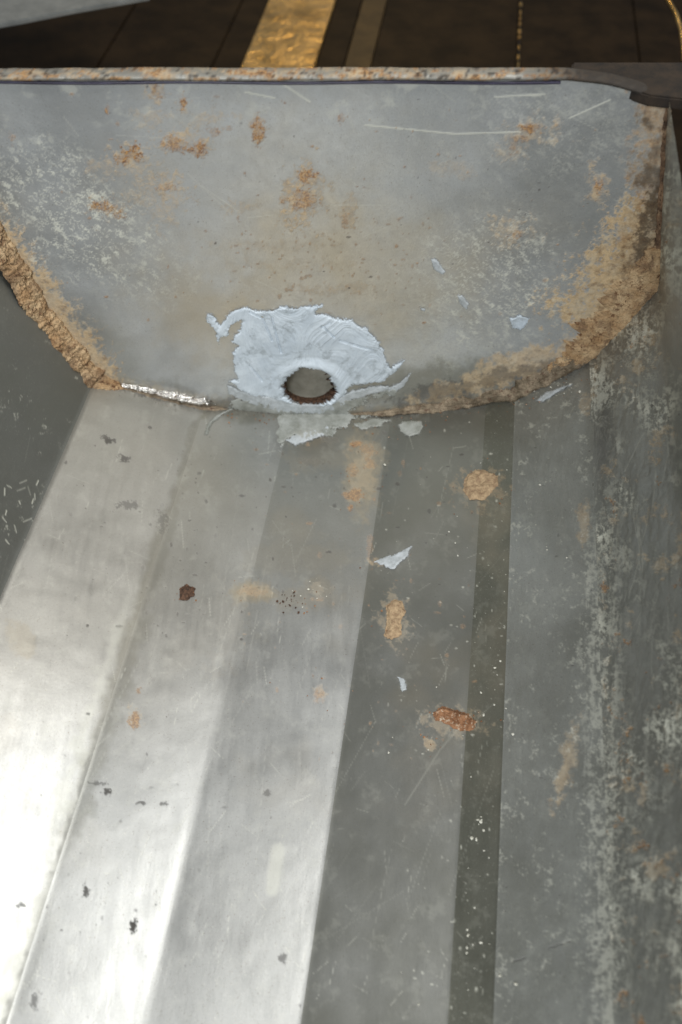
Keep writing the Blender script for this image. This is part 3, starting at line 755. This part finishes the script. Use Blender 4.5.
# ---- rust crust and beads along the joint between plate and folded sheet
def fillet(name, mat, pts, wa, wb, bulge, seed, label=None, rag=.28, ns=1.0, nv=60, kn=1, rough=1.0):
    """ridge along the joint: pts in picture pixels on the plate; wa = reach up the plate, wb = reach out over the sheet (metres)"""
    P3 = [on_plate(np.array(float(a)), np.array(float(b))) for a, b in pts]
    seg = np.array([0] + list(np.cumsum([np.linalg.norm(P3[i + 1] - P3[i]) for i in range(len(P3) - 1)])))
    n = int(seg[-1] / 0.0004 * ns) + 2
    s = np.linspace(0, seg[-1], n)
    C = np.stack([np.interp(s, seg, [p[k] for p in P3]) for k in range(3)], -1)
    tg = np.gradient(C, axis=0); 
    for _ in range(3):
        kk = np.ones(9) / 9
        tg = np.stack([np.convolve(np.pad(tg[:, k], 4, 'edge'), kk, 'valid') for k in range(3)], -1)
    tg /= np.linalg.norm(tg, axis=1)[:, None]
    up = np.cross(tg, np.array([0, 1.0, 0])); up[up[:, 2] < 0] *= -1
    # point away from the sheet: towards the middle of the plate
    mid = on_plate(np.array(320.), np.array(200.))
    flip = ((mid - C) * up).sum(1) < 0
    up[flip] *= -1
    W = np.interp(s, seg, wa); B_ = np.interp(s, seg, wb); G = np.interp(s, seg, bulge)
    v = np.linspace(0, 1, nv)
    S, Vv = np.meshgrid(s, v, indexing='ij')
    sm, vm = S * 2200, Vv * 40
    fadeend = sstep(0, .004, S) * sstep(0, .004, seg[-1] - S)
    W2 = W[:, None] * (1 + rag * fbm(sm, vm * 0, 16, 5, seed, .7)) * (.25 + .75 * fadeend)
    B2 = B_[:, None] * (1 + rag * fbm(sm, vm * 0 + 50, 16, 5, seed + 1, .7)) * (.25 + .75 * fadeend)
    # v=0 on the plate, v=1 on the sheet
    a = (1 - Vv) ** 1.4; b = Vv ** 1.4
    pos = C[:, None] + up[:, None] * (W2 * a)[..., None] - AX * (B2 * b)[..., None]
    nn = (up[:, None] - AX * 1.0); nn = nn / np.linalg.norm(nn, axis=-1)[..., None]
    nsx = fbm(sm, vm * 1.0, 14, 5, seed + 2, .75); nsy = fbm(sm, vm, 4, 4, seed + 3, .8)
    hgt = np.sin(Vv * math.pi) ** .8 * G[:, None] * (.55 + .3 * nsx * rough + .25 * nsy * rough) * fadeend - 0.0010 * (1 - sstep(0, .16, np.minimum(Vv, 1 - Vv))) + 0.0006 * nsy * (1 - sstep(0, .3, np.minimum(Vv, 1 - Vv)))
    endn = np.where(Vv < .5, 1, 0)[..., None] * np.array([0, -1.0, 0]) + np.where(Vv >= .5, 1, 0)[..., None] * up[:, None]
    pos = pos + nn * hgt[..., None] + endn * 0.0004
    o = link(name, mesh_np(pos.reshape(-1, 3), grid_faces(n, nv)), mat, trough)
    if label: o['label'] = label
    return o
mm = 0.001
fillet('rust_crust', M_crust, [(-60, 156), (0, 246), (45, 318), (95, 379), (135, 391)], [7 * mm, 7 * mm, 6 * mm, 7 * mm, 1 * mm], [9 * mm, 9 * mm, 9 * mm, 8 * mm, 2 * mm], [3 * mm, 3 * mm, 3 * mm, 3 * mm, 1 * mm], 5, 'thick tan rust ridge in the left corner')
fillet('solder_bead', M_solder, [(116, 382), (140, 388), (178, 397), (216, 404)], [2 * mm, 2 * mm, 3 * mm, 3 * mm], [2 * mm, 2.5 * mm, 3 * mm, 2 * mm], [1.6 * mm, 2 * mm, 2.4 * mm, 1.8 * mm], 12, 'shiny silver bead beside the left rust ridge', rag=.6)
fillet('sludge_line', M_brown, [(100, 380), (160, 396), (205, 407), (262, 413)], [2.2 * mm, 2.4 * mm, 2 * mm, .6 * mm], [2 * mm, 4 * mm, 3.6 * mm, 1 * mm], [.5 * mm, .8 * mm, .8 * mm, .3 * mm], 16, 'brown dirt line under the silver bead')
fillet('sludge_line', M_brown, [(345, 414), (391, 413), (450, 407), (515, 396), (560, 374), (592, 356)], [.6 * mm, 3.5 * mm, 6 * mm, 8 * mm, 9 * mm, 8 * mm], [1.2 * mm, 2.4 * mm, 3 * mm, 4 * mm, 4 * mm, 3 * mm], [.3 * mm, .9 * mm, 1.4 * mm, 2.2 * mm, 3 * mm, 2 * mm], 18, 'brown sludge ridge from the drain to the right corner', rag=.45)
fillet('rust_crust', M_crust, [(548, 380), (590, 357), (625, 322), (657, 285), (664, 240)], [4 * mm, 17 * mm, 20 * mm, 15 * mm, 5 * mm], [1.5 * mm, 3 * mm, 4 * mm, 5 * mm, 4 * mm], [2 * mm, 3.2 * mm, 3.6 * mm, 3.4 * mm, 1.5 * mm], 25, 'broad crumbling tan rust crust in the right corner', rag=.5, nv=110)
fillet('rust_edge', plain_mat('rust_brown', (0.07, 0.04, 0.025), (0.27, 0.165, 0.095), 160, 0.9, 0, 0.8, 0.0006, 900, (0.36, 0.25, 0.15)), [(658, 285), (661, 262), (664, 220), (667, 150), (668, 104)], [6 * mm, 5 * mm, 3 * mm, 2.5 * mm, 1.5 * mm], [4 * mm, 3 * mm, 2.5 * mm, 2 * mm, 1 * mm], [1.6 * mm, 1.4 * mm, 1 * mm, .8 * mm, .5 * mm], 35, 'dark rust up the right corner')

# ---- drain pipe behind the hole
def pipe():
    n, k = 64, 24
    V = []; F = []
    for j in range(k):
        y = D + 0.0012 + 0.034 * j / (k - 1)
        for i in range(n):
            a = 2 * math.pi * i / n
            r = HR + 0.0003
            V.append((hole_c[0] + r * math.cos(a), y, hole_c[2] + r * math.sin(a)))
    for j in range(k - 1):
        for i in range(n):
            F.append((j * n + i, j * n + (i + 1) % n, (j + 1) * n + (i + 1) % n, (j + 1) * n + i))
    o = link('drain_pipe', mesh_np(V, F), M_pipe, trough)
    s = o.modifiers.new('thickness', 'SOLIDIFY'); s.thickness = 0.0015; s.offset = -1 
    return o
o = pipe(); o['label'] = 'short grey drain pipe behind the hole'
# rust scales inside the mouth of the pipe
def ring_crust():
    n, k = 220, 26
    th = np.linspace(0, 2 * math.pi, n, endpoint=False); v = np.linspace(0, 1, k)
    A_, Vv = np.meshgrid(th, v, indexing='ij')
    cx_, sx_ = np.cos(A_), np.sin(A_)
    nz = fbm(cx_ * 40 + 100, sx_ * 40 + Vv * 18, 7, 5, 61, .75)
    amt = .12 + .88 * np.clip(1.1 * np.exp(-((A_ - 0.1) / .8) ** 2) + 1.2 * np.exp(-((A_ - 2.6) / .9) ** 2) + np.exp(-((A_ - 6.1) / .7) ** 2) , 0, 1)
    r = HR + .0002 - np.sin(Vv * math.pi) * 0.0046 * amt * np.clip(.45 + 1.3 * nz, .0, 2)
    y = D + 0.0002 + Vv * .010 * (.6 + .3 * amt)
    P_ = np.stack([hole_c[0] + r * cx_, y, hole_c[2] + r * sx_], -1)
    i, j = np.meshgrid(np.arange(n), np.arange(k - 1), indexing='ij')
    F = np.stack([i * k + j, ((i + 1) % n) * k + j, ((i + 1) % n) * k + j + 1, i * k + j + 1], -1).reshape(-1, 4)
    return link('rust_scale', mesh_np(P_.reshape(-1, 3), F), M_rustd, trough)
ring_crust()

# ------------------------------------------------------------------ loose flakes lying on the floor of the trough
def flake(label, pl, poly, mat, thick, seed, cat='flake', name='rust_flake'):
    b = np.array(poly, float)
    box = (b[:, 0].min() - 4, b[:, 1].min() - 4, b[:, 0].max() + 4, b[:, 1].max() + 4)
    o = patch(name, mat, lambda x, y: poly_sd(x, y, poly) + 1.4 * fbm(x, y, 7, 5, seed, .8), box, pl[0], pl[1], thick, None, .4, 3.2, .55, 5, seed + 5, sink=.0001)
    return tag(o, label, cat, 'loose flakes on the trough floor')
flake('small dark brown flake alone on the bright left floor strip', planeof('p2', 'p3'), [(180, 589), (187, 585), (194, 589), (194, 595), (188, 600), (180, 599)], M_rustd, .0010, 301)
flake('wide orange-brown rust flake farthest from the drain, by the dark strip', planeof('p4', 'p5'), [(434, 713), (442, 707), (455, 711), (468, 715), (478, 722), (474, 730), (460, 730), (447, 724), (436, 720)], M_rusto, .0014, 311)
flake('tan crumbly lump on the dark floor strip nearest the end plate', planeof('p4', 'p5'), [(466, 478), (476, 470), (490, 472), (500, 476), (499, 488), (492, 494), (484, 500), (470, 499), (464, 490)], M_tan, .0012, 321)
flake('upright tan flake halfway along the dark grey floor strip', planeof('p4', 'p5'), [(387, 606), (394, 600), (402, 602), (405, 612), (400, 622), (402, 634), (392, 639), (384, 636), (388, 622)], M_tan, .0009, 331)

# ---- grit: far too many grains to count
def grains(name, mat, pos, label, cat, rmin, rmax, seed, pls):
    r = np.random.default_rng(seed)
    ico = [(0, 0, 1), (.9, 0, .3), (.28, .85, .3), (-.72, .53, .3), (-.72, -.53, .3), (.28, -.85, .3), (0, 0, -.4)]
    fi = [(0, 1, 2), (0, 2, 3), (0, 3, 4), (0, 4, 5), (0, 5, 1), (6, 2, 1), (6, 3, 2), (6, 4, 3), (6, 5, 4), (6, 1, 5)]
    V = []; F = []
    for (x, y) in pos:
        pl = pls(x, y)
        c = on_plane(np.array(float(x)), np.array(float(y)), pl[0], pl[1])
        q = rmin + (rmax - rmin) * r.random() ** 2
        b = len(V); ang = r.uniform(0, 6.28); e = r.uniform(.5, 1)
        for (a, bb, cc) in ico:
            u = a * math.cos(ang) - bb * e * math.sin(ang); v = a * math.sin(ang) + bb * e * math.cos(ang)
            V.append(c + np.array([u, v, cc * .7 + .2]) * q * r.uniform(.7, 1.2))
        F += [tuple(b + k for k in f) for f in fi]
    o = link(name, mesh_np(V, F, False), mat)
    tag(o, label, cat); o['kind'] = 'stuff'
    return o
def pick(x, y):
    # which strip lies under this picture point
    vx, vy = 552., -673.
    names = ['p2', 'p3', 'p4', 'p5', 'p6', 'p7']
    for a, b in zip(names[:-1], names[1:]):
        bx, by = PROF[b]
        if x <= bx + (vx - bx) * (y - by) / (vy - by): return planeof(a, b)
    return planeof('p6', 'p7')
r = np.random.default_rng(5)
g1 = []
for cx_, cy_, sx_, sy_, n_ in [(292, 603, 9, 6, 26), (312, 590, 6, 10, 8)]:
    g1 += [(r.normal(cx_, sx_), r.normal(cy_, sy_)) for _ in range(n_)]
grains('grit', M_rustd, g1[:20], 'sprinkle of dark grit in the middle of the floor beside an orange stain', 'grit', .0003, .0009, 71, pick)
pale = [(x + r.normal(0, 1), y) for x, y in [(477, 820), (481, 822), (472, 838), (468, 868), (480, 876), (468, 930), (466, 948), (468, 953), (474, 945), (482, 943), (467, 990), (481, 987), (498, 675), (496, 668), (490, 648), (548, 550), (568, 558), (505, 492), (508, 470), (540, 485), (466, 893), (492, 587), (430, 745), (427, 750), (432, 738), (505, 560), (496, 705), (495, 690)]]
pale += [(r.uniform(455, 512), r.uniform(430, 1010)) for _ in range(30)] + [(r.uniform(385, 560), r.uniform(430, 1010)) for _ in range(25)]
pale += g1[20:] 
pale += [(r.normal(545, 20), r.normal(385, 9)) for _ in range(40)]
grains('pale_grit', M_chalk, pale, 'white and cream grit scattered along the narrow olive strip', 'grit', .0002, .0009, 72, pick)
cr = []
for cx_, cy_, sx_, sy_, n_ in [(455, 722, 22, 9, 16), (478, 490, 18, 12, 16), (395, 622, 14, 20, 12), (360, 468, 18, 26, 40), (430, 742, 6, 8, 10), (187, 596, 14, 10, 7), (300, 600, 20, 9, 14), (255, 594, 14, 8, 8), (130, 715, 12, 20, 8), (320, 690, 20, 20, 8)]:
    cr += [(r.normal(cx_, sx_), r.normal(cy_, sy_)) for _ in range(n_)]
for _ in range(120):
    x = r.uniform(215, 590); cr.append((x, np.interp(x, [215, 391, 515, 590], [409, 416, 400, 364]) + abs(r.normal(0, 9)) + 3))
grains('rust_crumbs', M_rusto, [c for c in cr if c[0] > 150], 'tiny rust crumbs scattered round the flakes and along the joint', 'crumbs', .00015, .0007, 75, pick)
print('tris', sum(len(o.data.loops) - 2 * len(o.data.polygons) for o in bpy.data.objects if o.type == 'MESH'))
